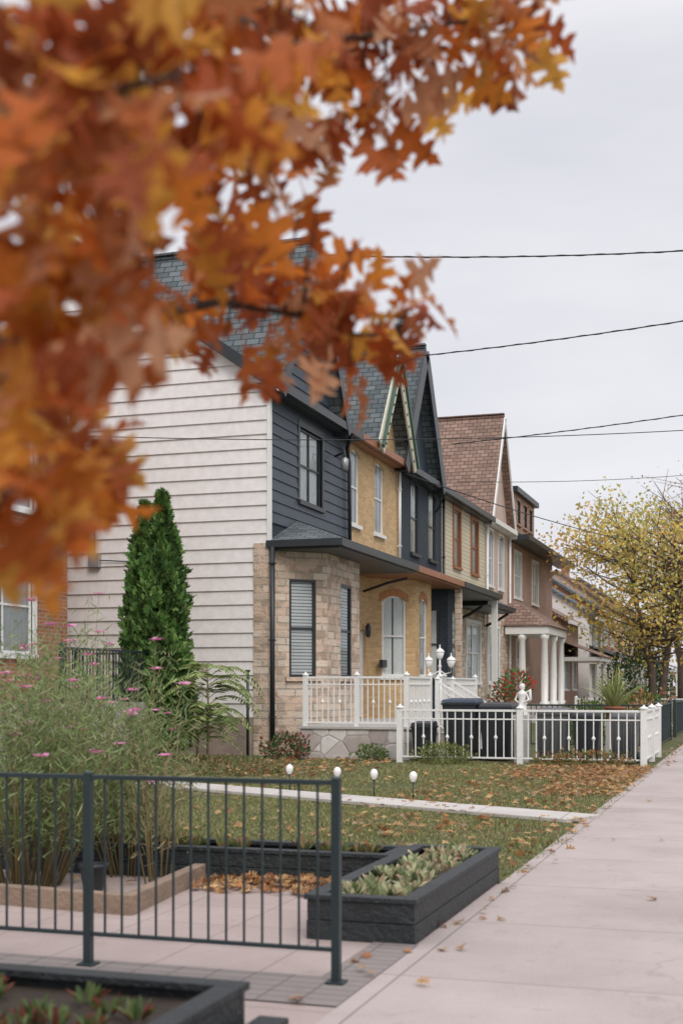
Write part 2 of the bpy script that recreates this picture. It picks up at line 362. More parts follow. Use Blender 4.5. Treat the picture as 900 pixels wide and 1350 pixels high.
def bay(mb,wn,y0,y1,p,m,zt=4.4,aw=(.36,1.06,1.65,3.75),fw=None,frame='black_trim',archm=None,back='curtain',z0=0):
    L=p*math.sqrt(2); pts=[((XF,y0),(.7071,.7071),L),((XF+p,y0+p),(0,1),y1-y0-2*p),((XF+p,y1-p),(-.7071,.7071),L)]
    for i,(o,d,l) in enumerate(pts):
        q=aw if i!=1 else (fw or (l/2-.35,l/2+.35,aw[2],aw[3]))
        wall(mb,o,d,0,l,z0,zt,[q],m); window(wn,o,d,q,frame,back=back,sill='stone' if m=='stone' else frame,trim=None,sw=.05,kf=-.015)
        if archm: arch(wn,o,d,q,m,archm)
def porch_roof(rf,tr,y0,y1,m,trimm,xo=-8.2,hip0=False,zt=4.5,up=.5):
    tr.box(XF+.01,xo,y0,y1,zt-.2,zt-.03,trimm); tr.box(xo-.02,xo+.1,y0,y1,zt-.16,zt,trimm)
    yh=y0+1.7 if hip0 else y0
    A=(xo+.06,y0-.05,zt);B=(xo+.06,y1,zt);C=(XF+.01,y1,zt+up);D=(XF+.01,yh,zt+up);E=(XF+.01,y0-.05,zt)
    if hip0:
        rf.slab([A,B,C,D],.03,m); rf.slab([E,A,D],.03,m); tr.box(XF-.02,xo+.1,y0-.12,y0-.001,zt-.15,zt-.005,trimm)
    else: rf.slab([A,B,C,D],.03,m)
def house(name,loc): 
    return empty(name,loc),MB(),MB(),MB(),MB()
# ---------------------------------------------------------------- HOUSE 1
e,mb,rf,tr,wn=house('navy_gabled_house',(-14.7,28,0))
Y0=25.2;Y1=30.7
up_w=(27.05,28.6,5.6,7.25); dr=(29.75,30.6,.66,2.85)
shell(mb,rf,tr,Y0,Y1,'stone','navy_brick',[dr],[up_w],'grey_shingle','black_trim')
rf.slab([(XE,Y0-.22,7.8),(XE,Y0,7.8),(XR,Y0,11.45),(XR,Y0-.22,11.45)],.14,'grey_shingle')
lap(mb,(XF,0),Yd,Y0,Y1,4.9,7.6,.235,'navy_siding',[up_w])
lap(mb,(XF+.02,0),Yd,Y0,29.4,7.6,11.2,.235,'navy_siding',prof=lambda z:(27.3-max(0,(11.3-z)*.58),27.3+max(0,(11.3-z)*.58)))
window(wn,(XF,0),Yd,up_w,'black_trim','black_trim',back='curtain',mull=1,sw=.11)
gable(mb,rf,tr,27.3,2.1,11.45,7.85,'navy_siding','grey_shingle','black_trim')
o=(XB,Y0); d=(1,0); L=XF-XB
mb.poly([(XB,Y0,.8),(XF,Y0,.8),(XF,Y0,8.0),(XR,Y0,11.4),(XB,Y0,8.0)],'white_siding')
def prof(z):
    if z<7.8: return (0,L)
    c=(z-7.8)/.695; return (c,(XE-XB)-c-.0)
lap(mb,o,d,0,L,.8,11.3,.297,'white_siding',prof=prof,k=.034)
mb.box(XB,XF+.03,Y0-.03,Y0+.2,-.2,.8,'foundation')
tr.box(XF-.02,XF+.05,Y0-.055,Y0+.06,4.5,7.7,'white_paint')
mb.box(XF-.32,XF+.02,Y0-.06,Y0-.036,0,4.45,'stone')
for s in (1,-1):
    x1=XE if s==1 else 2*XR-XE
    tr.beam((XR,Y0-.24,11.32),(x1,Y0-.24,7.66),.05,.24,'black_trim')
    tr.beam((XR,Y0-.13,11.24),(x1,Y0-.13,7.58),.2,.03,'white_paint')
bay(mb,wn,25.25,29.5,.95,'stone',zt=4.35,aw=(.45,1.08,1.65,3.72),fw=(.95,1.75,1.65,3.72),back='blind')
porch_roof(rf,tr,25.2,31.35,'grey_shingle','black_trim',hip0=True,up=.62)
wb(wn,(XF,0),Yd,dr[0],dr[1],dr[2],dr[3],-.12,-.08,'black_trim'); 
downpipe(tr,XF+.12,25.1,.3,4.35,'black_trim',.055)
tr.tube([(XE+.04,29.9,7.6),(XF+.12,30.2,7.3),(XF+.1,30.45,7.0),(XF+.1,30.5,4.9)],.045,'black_trim',8)
tr.box(-13.9,-13.65,Y0-.16,Y0-.03,4.05,4.35,'brass'); tr.tube([(-13.78,Y0-.09,4.35),(-13.78,Y0-.09,6.4),(-14.1,Y0-.09,6.7)],.018,'brass'); tr.tube([(-13.65,Y0-.08,4.2),(-12.9,Y0-.06,4.15),(-12.6,Y0-.06,3.9)],.012,'wire')
tr.tube([(-14.3,Y0-.1,6.75),(-14.2,Y0-.25,6.6),(-14.05,Y0-.25,6.7),(-14.1,Y0-.1,6.85)],.03,'wire')
tr.tube([(XF+.1,29.3,6.95),(XF+.35,29.3,7.05),(XF+.35,29.3,6.9)],.03,'black_trim')
tr.lathe((XF+.35,29.3,6.6),[(.03,.32),(.1,.26),(.09,.02),(.03,0)],'brass',8)
mb.done('walls',e);rf.done('roof',e);tr.done('trim',e);wn.done('windows',e)
# ---------------------------------------------------------------- HOUSE 2 yellow brick
e,mb,rf,tr,wn=house('yellow_brick_house',(-14.7,33,0))
Y0=30.7;Y1=35.3
w1=(30.85,31.55,5.55,7.45); w2=(33.0,33.8,5.55,7.45); d2=(31.3,32.2,.66,2.9)
shell(mb,rf,tr,Y0,Y1,'yellow_brick','yellow_brick',[d2],[w1,w2],'grey_shingle','rust_gutter',hr=11.2)
for q in (w1,w2): window(wn,(XF,0),Yd,q,'white_paint',sill='white_paint'); arch(wn,(XF,0),Yd,q,'yellow_brick','yellow_brick')
wb(wn,(XF,0),Yd,*d2[:4],-.12,-.08,'white_paint')
gable(mb,rf,tr,33.75,1.6,10.5,7.95,'yellow_brick','grey_shingle','cream_trim',over=.45,bw=.50,bargem='cream_trim')
for s in (-1,1):
    tr.beam((XF+.545,33.75,10.50),(XF+.545,33.75+s*1.8,10.50-2.85),.06,.13,'green_trim')
    for i in range(8):
        t=(i+.7)/9; y=33.75+s*1.66*t; z=10.08-2.62*t
        tr.lathe((XF+.50,y,z-.1),[(.012,0),(.05,.05),(.012,.1)],'green_trim',6)
bay(mb,wn,32.45,36.2,1.0,'yellow_brick',zt=4.35,aw=(.40,1.12,1.72,3.85),fw=(.5,1.2,1.72,3.85),frame='white_paint',archm='orange_brick')
porch_roof(rf,tr,31.35,36.7,'grey_shingle','rust_gutter',xo=-8.22)
tr.lathe((XF+.12,32.0,2.75),[(.02,.34),(.08,.24),(.06,0),(.01,-.04)],'black_trim',8)
tr.box(-9.45,-9.35,32.4,32.8,1.95,2.15,'black_trim')
tr.tube([(-8.5,31.7,4.2),(-9.0,31.7,4.1),(-9.7,31.8,3.9)],.035,'black_trim')
downpipe(tr,XF+.1,35.15,4.9,7.5,'white_paint')
mb.done('walls',e);rf.done('roof',e);tr.done('trim',e);wn.done('windows',e)
# ---------------------------------------------------------------- HOUSE 3 navy brick
e,mb,rf,tr,wn=house('navy_brick_house',(-14.7,38,0))
Y0=35.3;Y1=40.6
w1=(36.75,37.6,5.4,7.5); w2=(38.9,39.8,5.4,7.5)
shell(mb,rf,tr,Y0,Y1,'navy_brick','navy_brick',[],[w1,w2],'grey_shingle','black_trim')
for q in (w1,w2): window(wn,(XF,0),Yd,q,'black_trim',sill='black_trim'); arch(wn,(XF,0),Yd,q,'navy_brick','navy_brick')
gable(mb,rf,tr,36.95,2.1,11.5,7.85,'navy_siding','grey_shingle','black_trim',over=.4,bw=.42)
bay(mb,wn,36.5,40.3,.95,'navy_brick',zt=4.35,frame='black_trim')
porch_roof(rf,tr,36.7,42.4,'grey_shingle','black_trim',xo=-8.2)
tr.box(-8.42,-8.24,36.72,36.9,.6,4.3,'stone'); tr.box(-8.42,-8.24,42.1,42.28,.6,4.3,'white_paint')
downpipe(tr,XF+.1,40.5,.3,7.5,'black_trim'); tr.tube([(XF+.45,39.2,7.5),(XF+.3,39.2,7.1),(XF+.12,39.3,6.9)],.04,'black_trim')
mb.done('walls',e);rf.done('roof',e);tr.done('trim',e);wn.done('windows',e)
# ---------------------------------------------------------------- HOUSE 4 cream
e,mb,rf,tr,wn=house('cream_sided_house',(-14.7,44,0))
Y0=40.6;Y1=47.6
w=[(42.3,43.3,5.5,7.4),(45.1,46.2,5.5,7.4)]; lo=[(44.3,46.6,1.6,3.7)]
shell(mb,rf,tr,Y0,Y1,'stone','cream',lo,w,'brown_shingle','black_trim')
for q in w: window(wn,(XF,0),Yd,q,'rust_gutter','rust_gutter',sw=.14)
window(wn,(XF,0),Yd,lo[0],'white_paint','white_paint',mull=1,sw=.1)
porch_roof(rf,tr,42.4,47.6,'grey_shingle','black_trim',xo=-8.7,zt=4.35)
for y in (42.7,47.4): tr.tube([(XF+.05,y,3.7),(XF+.5,y,3.9),(-8.85,y,4.15)],.05,'black_trim')
downpipe(tr,XF+.1,47.5,.3,7.5,'white_paint')
mb.done('walls',e);rf.done('roof',e);tr.done('trim',e);wn.done('windows',e)
# ---------------------------------------------------------------- HOUSE 5 pink brick with brown gable
e,mb,rf,tr,wn=house('pink_brick_house',(-14.7,49.6,0))
Y0=47.6;Y1=52.2
w=[(48.1,49.0,5.3,7.4),(50.1,51.1,5.3,7.4)]; lo=[(48.3,50.2,1.6,3.7)]
shell(mb,rf,tr,Y0,Y1,'stone','pink_brick',lo,w,'brown_shingle','white_paint')
for q in w: window(wn,(XF,0),Yd,q,'white_paint','white_paint'); arch(wn,(XF,0),Yd,q,'pink_brick','pink_brick')
window(wn,(XF,0),Yd,lo[0],'white_paint','white_paint',mull=1)
gable(mb,rf,tr,49.8,2.3,12.05,7.85,'pink_brick','brown_shingle','white_paint',over=.3,bw=.18)
downpipe(tr,XF+.1,52.1,.3,7.5,'white_paint')
mb.done('walls',e);rf.done('roof',e);tr.done('trim',e);wn.done('windows',e)
# ---------------------------------------------------------------- HOUSE 6
e,mb,rf,tr,wn=house('red_brick_porch_house',(-14.7,58,0))
Y0=52.2;Y1=64
w=[(53.6,55.2,5.2,7.1),(58,59.6,5.2,7.1)]; lo=[(54,56,1.4,3.4)]
shell(mb,rf,tr,Y0,Y1,'brown_brick','brown_brick',lo,w,'brown_shingle','black_trim',hr=9.0)
for q in w+lo: window(wn,(XF,0),Yd,q,'white_paint','white_paint',mull=1)
o=(XF-.2,54.6); dq=[(.5,1.5,8.5,9.5),(2.2,3.2,8.5,9.5),(3.7,4.6,8.5,9.5)]
wall(mb,o,Yd,0,5.2,7.8,9.75,dq,'brown_brick')
for q in dq: window(wn,o,Yd,q,'black_trim','brown_brick')
wall(mb,(XF-4,54.6),(1,0),0,3.8,7.0,9.75,[],'brown_brick'); tr.box(XF-4.1,XF+.0,54.4,60,9.75,9.98,'black_trim')
tr.box(XF,-8.9,52.3,66,7.45,7.66,'black_trim')
tr.box(-9.7,-7.95,51.3,56.2,3.55,3.85,'white_paint'); rf.slab([(-7.85,51.2,3.88),(-7.85,56.3,3.88),(-9.75,56.3,5.1),(-9.75,52.3,5.1)],.05,'brown_shingle'); rf.slab([(-7.85,51.2,3.88),(-9.75,52.3,5.1),(-9.75,51.2,3.9)],.05,'brown_shingle')
for x,y in ((-9.05,51.5),(-8.15,51.5),(-8.15,53.8),(-8.15,56)):
    tr.lathe((x,y,.7),[(.2,0),(.2,.12),(.14,.16),(.15,1.2),(.12,2.6),(.17,2.66),(.19,2.84)],'white_paint',14)
tr.box(-9.7,-7.95,51.3,56.2,0,.7,'concrete')
mb.done('walls',e);rf.done('roof',e);tr.done('trim',e);wn.done('windows',e)
# ---------------------------------------------------------------- farther houses
def small_house(name,y0,y1,x,zt,hr,wm,rm,porch=True,dep=9):
    e=empty(name,(x-4,(y0+y1)/2,0)); mb=MB();rf=MB();tr=MB();wn=MB()
    o=(x,y0); W=y1-y0; ops=[(W*.15,W*.4,1.3,3.0),(W*.6,W*.85,1.3,3.0)]
    if zt>5: ops+=[(W*.15,W*.4,zt-2.1,zt-.5),(W*.6,W*.85,zt-2.1,zt-.5)]
    wall(mb,o,Yd,0,W,0,zt,ops,wm)
    for q in ops: window(wn,o,Yd,q,'white_paint','white_paint')
    so=[(dep-3.2,dep-2.0,zt-2.1,zt-.6),(dep-3.2,dep-2.0,1.3,2.9)]
    wall(mb,(x-dep,y0),(1,0),0,dep,0,zt,so,wm)
    for q in so: window(wn,(x-dep,y0),(1,0),q,'white_paint','white_paint')
    xm=x-dep/2
    mb.poly([(x,y0,zt),(xm,y0,hr-.1),(x-dep,y0,zt)],wm); mb.poly([(x,y1,0),(x-dep,y1,0),(x-dep,y1,zt),(xm,y1,hr-.1),(x,y1,zt)],wm); mb.poly([(x-dep,y0,0),(x-dep,y1,0),(x-dep,y1,zt),(x-dep,y0,zt)],wm)
    rf.slab([(x+.4,y0-.2,zt-.15),(x+.4,y1+.2,zt-.15),(xm,y1+.2,hr),(xm,y0-.2,hr)],.15,rm); rf.slab([(x-dep-.4,y0-.2,zt-.15),(x-dep-.4,y1+.2,zt-.15),(xm,y1+.2,hr),(xm,y0-.2,hr)],.15,rm)
    tr.box(x+.38,x+.5,y0-.2,y1+.2,zt-.35,zt-.17,'white_paint')
    tr.box(xm-1.6,xm-1.0,y0+1,y0+1.7,hr-1.6,hr+.9,'red_brick'); tr.box(xm-1.65,xm-.95,y0+.95,y0+1.75,hr+.9,hr+1.02,'concrete')
    if porch:
        tr.box(x+.02,x+2.0,y0+.2,y1-.2,2.75,2.95,'white_paint'); rf.slab([(x+2.1,y0+.1,2.98),(x+2.1,y1-.1,2.98),(x+.02,y1-.1,3.8),(x+.02,y0+.1,3.8)],.05,rm)
        for y in np.linspace(y0+.4,y1-.4,3): tr.box(x+1.75,x+1.93,y-.09,y+.09,.6,2.75,'white_paint')
        tr.box(x+.02,x+2,y0+.2,y1-.2,0,.6,'brown_brick')
    mb.done('walls',e);rf.done('roof',e);tr.done('trim',e);wn.done('windows',e)
small_house('brown_roof_house',66,72.5,-9.6,5.0,7.6,'brown_brick','brown_shingle')
small_house('white_sided_house',74,80.5,-9.2,5.6,8.6,'white_siding','grey_shingle')
small_house('brick_cottage',82,90,-9.4,6.2,9.2,'red_brick','grey_shingle')
small_house('brick_cottage',92,101,-9.2,6.6,9.8,'pink_brick','brown_shingle')
small_house('brick_cottage',104,114,-9.2,7.0,10.2,'brown_brick','grey_shingle')
small_house('white_sided_house',118,128,-8.8,6.5,9.6,'white_siding','brown_shingle')
# ---------------------------------------------------------------- neighbour house left
e,mb,rf,tr,wn=house('red_brick_neighbour_house',(-17,17,0))
x=-13.0; ops=[(19.4,21.3,2.05,3.85),(19.4,21.35,4.75,6.25),(14,16,2.05,3.85),(14,16,4.75,6.25)]
wall(mb,(x,0),Yd,11,22.6,0,7.4,ops,'red_brick')
for q in ops: window(wn,(x,0),Yd,q,'white_paint','white_paint',mull=1,sw=.12)
mb.poly([(x,22.6,0),(x-9,22.6,0),(x-9,22.6,7.4),(x-4.5,22.6,9.8),(x,22.6,7.4)],'red_brick'); mb.poly([(x-9,11,0),(x,11,0),(x,11,7.4),(x-4.5,11,9.8),(x-9,11,7.4)],'red_brick'); mb.poly([(x-9,11,0),(x-9,22.6,0),(x-9,22.6,7.4),(x-9,11,7.4)],'red_brick')
rf.slab([(x+.35,10.8,7.3),(x+.35,22.75,7.3),(x-4.5,22.75,9.9),(x-4.5,10.8,9.9)],.14,'brown_shingle'); rf.slab([(x-9.3,10.8,7.3),(x-9.3,22.75,7.3),(x-4.5,22.75,9.9),(x-4.5,10.8,9.9)],.14,'brown_shingle')
tr.box(x+.33,x+.45,10.8,22.75,7.1,7.28,'white_paint')
mb.box(x+.01,x+1.9,19,22.9,0,1.15,'concrete')
mb.done('walls',e);rf.done('roof',e);tr.done('trim',e);wn.done('windows',e)
# ---------------------------------------------------------------- railings
def railing(name,runs,m,h,z0,sp,pr=.011,post=.045,rails=(.06,),topw=.05,parent=None,top2=None):
    mb=MB(); done=set()
    for p0,p1 in runs:
        p0=Vector((*p0[:2],p0[2] if len(p0)>2 else z0)); p1=Vector((*p1[:2],p1[2] if len(p1)>2 else z0)); L=(p1-p0).length
        dd=(p1-p0).normalized()*(post+.001); a=p0+dd; b=p1-dd
        mb.beam(a+ZU*h,b+ZU*h,topw,.04,m)
        for r in rails: mb.beam(a+ZU*r,b+ZU*r,.035,.03,m)
        zt=h-.018
        if top2: mb.beam(a+ZU*(h-top2),b+ZU*(h-top2),.035,.025,m)
        n=max(1,int(round(L/sp)))
        for i in range(1,n):
            q=p0.lerp(p1,i/n); mb.box(q.x-pr,q.x+pr,q.y-pr,q.y+pr,q.z+min(rails),q.z+zt,m)
            if top2 and i%3==0: mb.lathe((q.x,q.y,q.z+h*.5-.05),[(.012,0),(.04,.05),(.012,.1)],m,6)
        for q in (p0,p1):
            key=(round(q.x,2),round(q.y,2))
            if key in done: continue
            done.add(key)
            mb.box(q.x-post,q.x+post,q.y-post,q.y+post,q.z-.03,q.z+h+.04,m)
            mb.lathe((q.x,q.y,q.z+h+.042),[(post*1.5,0),(post*1.5,.02),(post*.5,.05),(.005,.08)],m,8)
    return mb.done(name,parent,bevel=.003)
railing('white_porch_railing',[((-8.68,24.48),(-7.6,24.48)),((-7.6,24.48),(-6.58,24.48)),((-6.58,24.48),(-6.58,26.35)),((-6.58,27.65),(-6.58,30.9)),((-6.4,26.3,.58),(-5.5,26.3,.02)),((-6.4,27.7,.58),(-5.5,27.7,.02))],'white_paint',.98,.65,.115,top2=.14,rails=(.08,))
railing('white_yard_fence',[((-6.5,23.7),(-4.2,23.7)),((-4.2,23.7),(-1.97,23.7)),((-1.97,23.7),(-1.97,25.5)),((-1.97,25.5),(-1.97,27.2))],'white_paint',1.0,0,.15,top2=.16,rails=(.12,),post=.055)
railing('black_iron_railing',[((-12.9,22.8),(-11.15,22.8)),((-11.15,19.2),(-11.15,22.8))],'rail_metal',.95,1.15,.12)
railing('black_iron_yard_fence',[((-6.3,31.2),(-2.3,31.2)),((-2.3,31.2),(-2.3,36)),((-2.3,38),(-2.3,46))],'rail_metal',1.0,0,.13)
railing('white_yard_fence',[((-6.3,47),(-2.3,47)),((-2.3,47),(-2.3,53))],'white_paint',1.0,0,.13)
mb=MB(); m='rail_metal'; yy=5.93
for x in (-1.945,-3.29,-4.64,-5.9): 
    mb.box(x-.021,x+.021,yy-.021,yy+.021,0,1.0,m); mb.box(x-.045,x+.045,yy-.045,yy+.045,.0,.026,m); mb.lathe((x,yy,1.0),[(.026,0),(.026,.008),(.012,.014)],m,8)
for x0,x1 in ((-3.29,-1.945),(-4.64,-3.29),(-5.9,-4.64)):
    mb.box(x0+.021,x1-.021,yy-.016,yy+.016,.972,.996,m)
    mb.box(x0+.021,x1-.021,yy-.012,yy+.012,.165,.185,m)
    n=14
    for i in range(1,n):
        x=x0+(x1-x0)*i/n; mb.box(x-.0055,x+.0055,yy-.0055,yy+.0055,.185,.972,m)
mb.done('black_metal_railing',bevel=.002)
# ---------------------------------------------------------------- terrace / steps
mb=MB(); mb.box(-8.76,-6.5,24.4,31,0,.6,'crazy'); mb.box(-8.8,-6.46,24.36,31.04,.6,.66,'concrete'); mb.box(-9.74,-8.8,29.3,31,0,.655,'concrete')
for i in range(3): mb.box(-6.49,-6.5+.3*(3-i),26.4,27.6,.0+.16*i,.16*(i+1),'concrete')
mb.done('front_terrace',bevel=.01)
# ---------------------------------------------------------------- ground
mb=MB(); mb.poly([(-600,-300,0),(600,-300,0),(600,1200,0),(-600,1200,0)],'ground'); mb.done('ground')
mb=MB(); mb.poly([(-1.8,-30,.012),(.3,-30,.012),(.3,160,.012),(-1.8,160,.012)],'sidewalk'); mb.done('sidewalk')
mb=MB(); mb.box(1.8,1.95,-30,160,-.1,.02,'concrete'); mb.done('kerb')
mb=MB(); mb.poly([(1.95,-30,.004),(10.5,-30,.004),(10.5,160,.004),(1.95,160,.004)],'asphalt'); mb.done('road')
mb=MB(); mb.poly([(-1.8,6.05,.008),(-1.8,9.3,.008),(-7.5,9.3,.008),(-7.5,6.05,.008)],'patio'); mb.done('patio')
mb=MB(); mb.poly([(-2.06,6.05,.014),(-1.8,6.05,.014),(-1.8,6.95,.014),(-2.06,6.95,.014)],'pavers'); mb.poly([(-7.5,5.5,.014),(-1.8,5.5,.014),(-1.8,6.05,.014),(-7.5,6.05,.014)],'pavers'); mb.done('paver_edging')
mb=MB(); mb.poly([(-7.5,4.5,.008),(-1.8,4.5,.008),(-1.8,5.5,.008),(-7.5,5.5,.008)],'patio'); mb.done('patio')
P0=Vector((-1.8,14.0,0));P1=Vector((-8.6,17.25,0)); pd=(P1-P0).normalized(); pn=Vector((-pd.y,pd.x,0))
mb=MB(); a=pn*.33
mb.hexa([P0-a,P0+a,P1+a,P1-a],[P0-a+ZU*.05,P0+a+ZU*.05,P1+a+ZU*.05,P1-a+ZU*.05],'path'); mb.done('garden_path',bevel=.01)
# ---------------------------------------------------------------- planters
def planter(name,x0,x1,y0,y1,h,t=.045,cap=.085):
    mb=MB(); m='timber_black'; e=empty(name,((x0+x1)/2,(y0+y1)/2,0))
    hb=(h-.03)/2
    for j in range(2):
        z0=j*hb+(.004 if j else 0); z1=(j+1)*hb; s=.003*j
        mb.box(x0+s,x1-s,y0+s,y0+t,z0,z1,m); mb.box(x0+s,x1-s,y1-t,y1-s,z0,z1,m); mb.box(x0+s,x0+t,y0+t,y1-t,z0,z1,m); mb.box(x1-t,x1-s,y0+t,y1-t,z0,z1,m)
    c=cap;g=.012
    mb.box(x0-g,x1+g,y0-g,y0+c,h-.03,h,m); mb.box(x0-g,x1+g,y1-c,y1+g,h-.03,h,m); mb.box(x0-g,x0+c,y0+c+.002,y1-c-.002,h-.03,h,m); mb.box(x1-c,x1+g,y0+c+.002,y1-c-.002,h-.03,h,m)
    mb.done('timber_frame',e,bevel=.004)
    mb=MB(); mb.poly([(x0+t,y0+t,h-.07),(x1-t,y0+t,h-.07),(x1-t,y1-t,h-.07),(x0+t,y1-t,h-.07)],'soil'); mb.done('soil',e); return e
pA=planter('timber_planter_box',-2.46,-1.82,6.95,9.4,.265)
pB=planter('timber_planter_box',-6.4,-2.49,8.85,9.4,.25)
pC=planter('timber_planter_box',-4.4,-1.8,3.2,4.42,.36)
mb=MB(); mb.box(-1.78,-1.66,3.1,4.5,.0,.22,'timber_black'); mb.done('timber_step',bevel=.006)
mb=MB(); mb.beam((-6.2,7.6,.07),(-3.75,7.35,.07),.09,.13,'timber_brown'); mb.beam((-3.8,7.4,.07),(-3.95,8.8,.07),.09,.13,'timber_brown'); mb.done('timber_garden_edging',bevel=.006)
def leafset(name,c,r,n,ls,cols,parent=None,mat='foliage',tv=DV,tf=DF,updir=.5,jit=.3):
    p=rng.normal(size=(n,3)); p=nrm(p)*rng.uniform(.25,1,(n,1))**.5
    lump=1+.25*np.sin(p[:,:1]*7+c[0])*np.cos(p[:,1:2]*6+c[1])
    pos=np.array(c)+p*np.array(r)*lump; d=p+np.array([0,0,updir])+rng.normal(size=(n,3))*.5
    return scatter(name,tv,tf,frames(d),pos,rng.uniform(.6,1.2,n)*ls,pick(cols,n,jit),mat,parent)
def rosette(name,centers,nl,ln,wd,cols,parent=None):
    pos=[];d=[]
    for c in centers:
        for i in range(nl):
            a=random.uniform(0,6.28);t=random.uniform(.15,1.3); d.append((math.cos(a)*t,math.sin(a)*t,1)); pos.append((c[0]+math.cos(a)*.02,c[1]+math.sin(a)*.02,c[2]))
    n=len(pos); sc=np.stack([np.full(n,wd),rng.uniform(.6,1.1,n)*ln,np.full(n,ln*.5)],1)
    return scatter(name,[(0,0,0),(.5,.45,.1),(.3,.85,.05),(0,1,-.1),(-.3,.85,.05),(-.5,.45,.1)],[(0,1,2,3),(0,3,4,5)],frames(np.array(d),np.array([0,0,1.])),np.array(pos),sc,pick(cols,n,.25),'foliage',parent)
cen=[(random.uniform(-2.34,-1.94),random.uniform(7.2,9.2),random.uniform(.15,.21)) for _ in range(36)]
rosette('succulent_plants',cen,28,.12,.04,[(.55,.53,.33),(.46,.50,.31),(.6,.52,.34),(.24,.3,.15),(.46,.34,.24),(.14,.18,.08)],pA)
cen=[(random.uniform(-6,-2.7),random.uniform(9.0,9.25),.2) for _ in range(26)]
rosette('planter_plants',cen,16,.12,.03,[(.14,.18,.07),(.2,.2,.08),(.3,.15,.07)],pB)
cen=[(random.uniform(-3.9,-1.98),random.uniform(3.4,4.25),.3) for _ in range(60)]
rosette('planter_plants',cen,24,.08,.022,[(.10,.15,.05),(.16,.21,.08),(.22,.07,.05)],pC)
# ---------------------------------------------------------------- grass
def pathd(x,y): return np.abs((x-P0.x)*pn.x+(y-P0.y)*pn.y)
n=170000
y=9.42*np.exp(rng.uniform(0,1,n)*math.log(25/9.42)); xx=rng.uniform(-12.5,-1.66,n)
ed=-1.76+.07*np.sin(y*7)+.05*np.sin(y*23)
ok=(xx<ed)&((pathd(xx,y)>.36)|(xx<-8.6))&~((xx>-8.8)&(y>24.35))
patch=np.sin(xx*1.7+1)*np.sin(y*1.3)+np.sin(xx*.6-y*.8); ok&=rng.uniform(size=n)>np.clip((patch-1.0)*.9,0,.8)
bare=(xx<-6.2)&(y>19)&(rng.uniform(size=n)<.6); ok&=~bare
xx=xx[ok];y=y[ok];n=len(xx); h=rng.uniform(.022,.05,n)*(1+.3*np.sin(xx*3)*np.cos(y*2.1))
d=np.stack([rng.normal(size=n)*.5,rng.normal(size=n)*.5,np.ones(n)],1)
w=.005+.00045*y
gc=pick([(.19,.225,.07),(.235,.255,.095),(.145,.175,.055),(.29,.27,.125),(.36,.30,.17)],n,.25)
scatter('lawn_grass',BV,BF,frames(d),np.stack([xx,y,np.zeros(n)],1),np.stack([w,h,h],1),gc,'grass')
FC=((.42,.20,.08),(.5,.29,.13),(.33,.15,.07),(.58,.38,.18),(.42,.29,.19))
def fallen(name,reg,n,size=(.05,.11)):
    P=[]
    for (x0,x1,y0,y1,k,zz) in reg:
        kk=int(n*k); P.append(np.stack([rng.uniform(x0,x1,kk),rng.uniform(y0,y1,kk),np.full(kk,zz)+rng.uniform(.0,.02,kk)],1))
    P=np.concatenate(P); k=len(P); a=rng.uniform(0,6.28,k); d=np.stack([np.cos(a),np.sin(a),rng.uniform(-.1,.35,k)],1)
    return scatter(name,OV,OF,frames(d,np.stack([rng.normal(size=k)*.3,rng.normal(size=k)*.3,np.ones(k)],1)),P,rng.uniform(*size,k),pick(FC,k,.25),'foliage')
fallen('fallen_leaves',[(-4.2,-1.75,9.5,14,.14,.035),(-7.5,-3,10,22,.18,.035),(-4.6,-1.8,14.6,23.5,.40,.035),(-2.9,-1.75,17,23.5,.45,.03),(-3.8,-1.75,20,23.5,.35,.03),(-9,-6.6,19,24.3,.30,.03),(-3.9,-2.5,8.3,8.83,.16,.03),(-3.6,-2.55,8.6,8.84,.14,.05),(-2.1,-1.6,5,14,.03,.02),(-1.75,.3,4,30,.018,.02),(-1.9,-1.5,24,60,.12,.02),(-5,-2.2,27.5,60,.3,.03),(-7,-3.8,4.6,9,.03,.02)],1700)
for (x,yv) in ((-6.1,16.55),(-5.3,16.2),(-4.72,15.95),(-4.12,15.65)):
    mb=MB(); mb.tube([(x,yv,-.05),(x,yv,.26)],.009,'rail_metal',6)
    mb.lathe((x,yv,.25),[(.022,0),(.03,.012),(.045,.04),(.052,.075),(.045,.11),(.025,.13),(.01,.137)],'lampglass',12); mb.lathe((x,yv,.235),[(.012,0),(.024,.008),(.024,.02)],'rail_metal',8)
    mb.done('solar_garden_light')
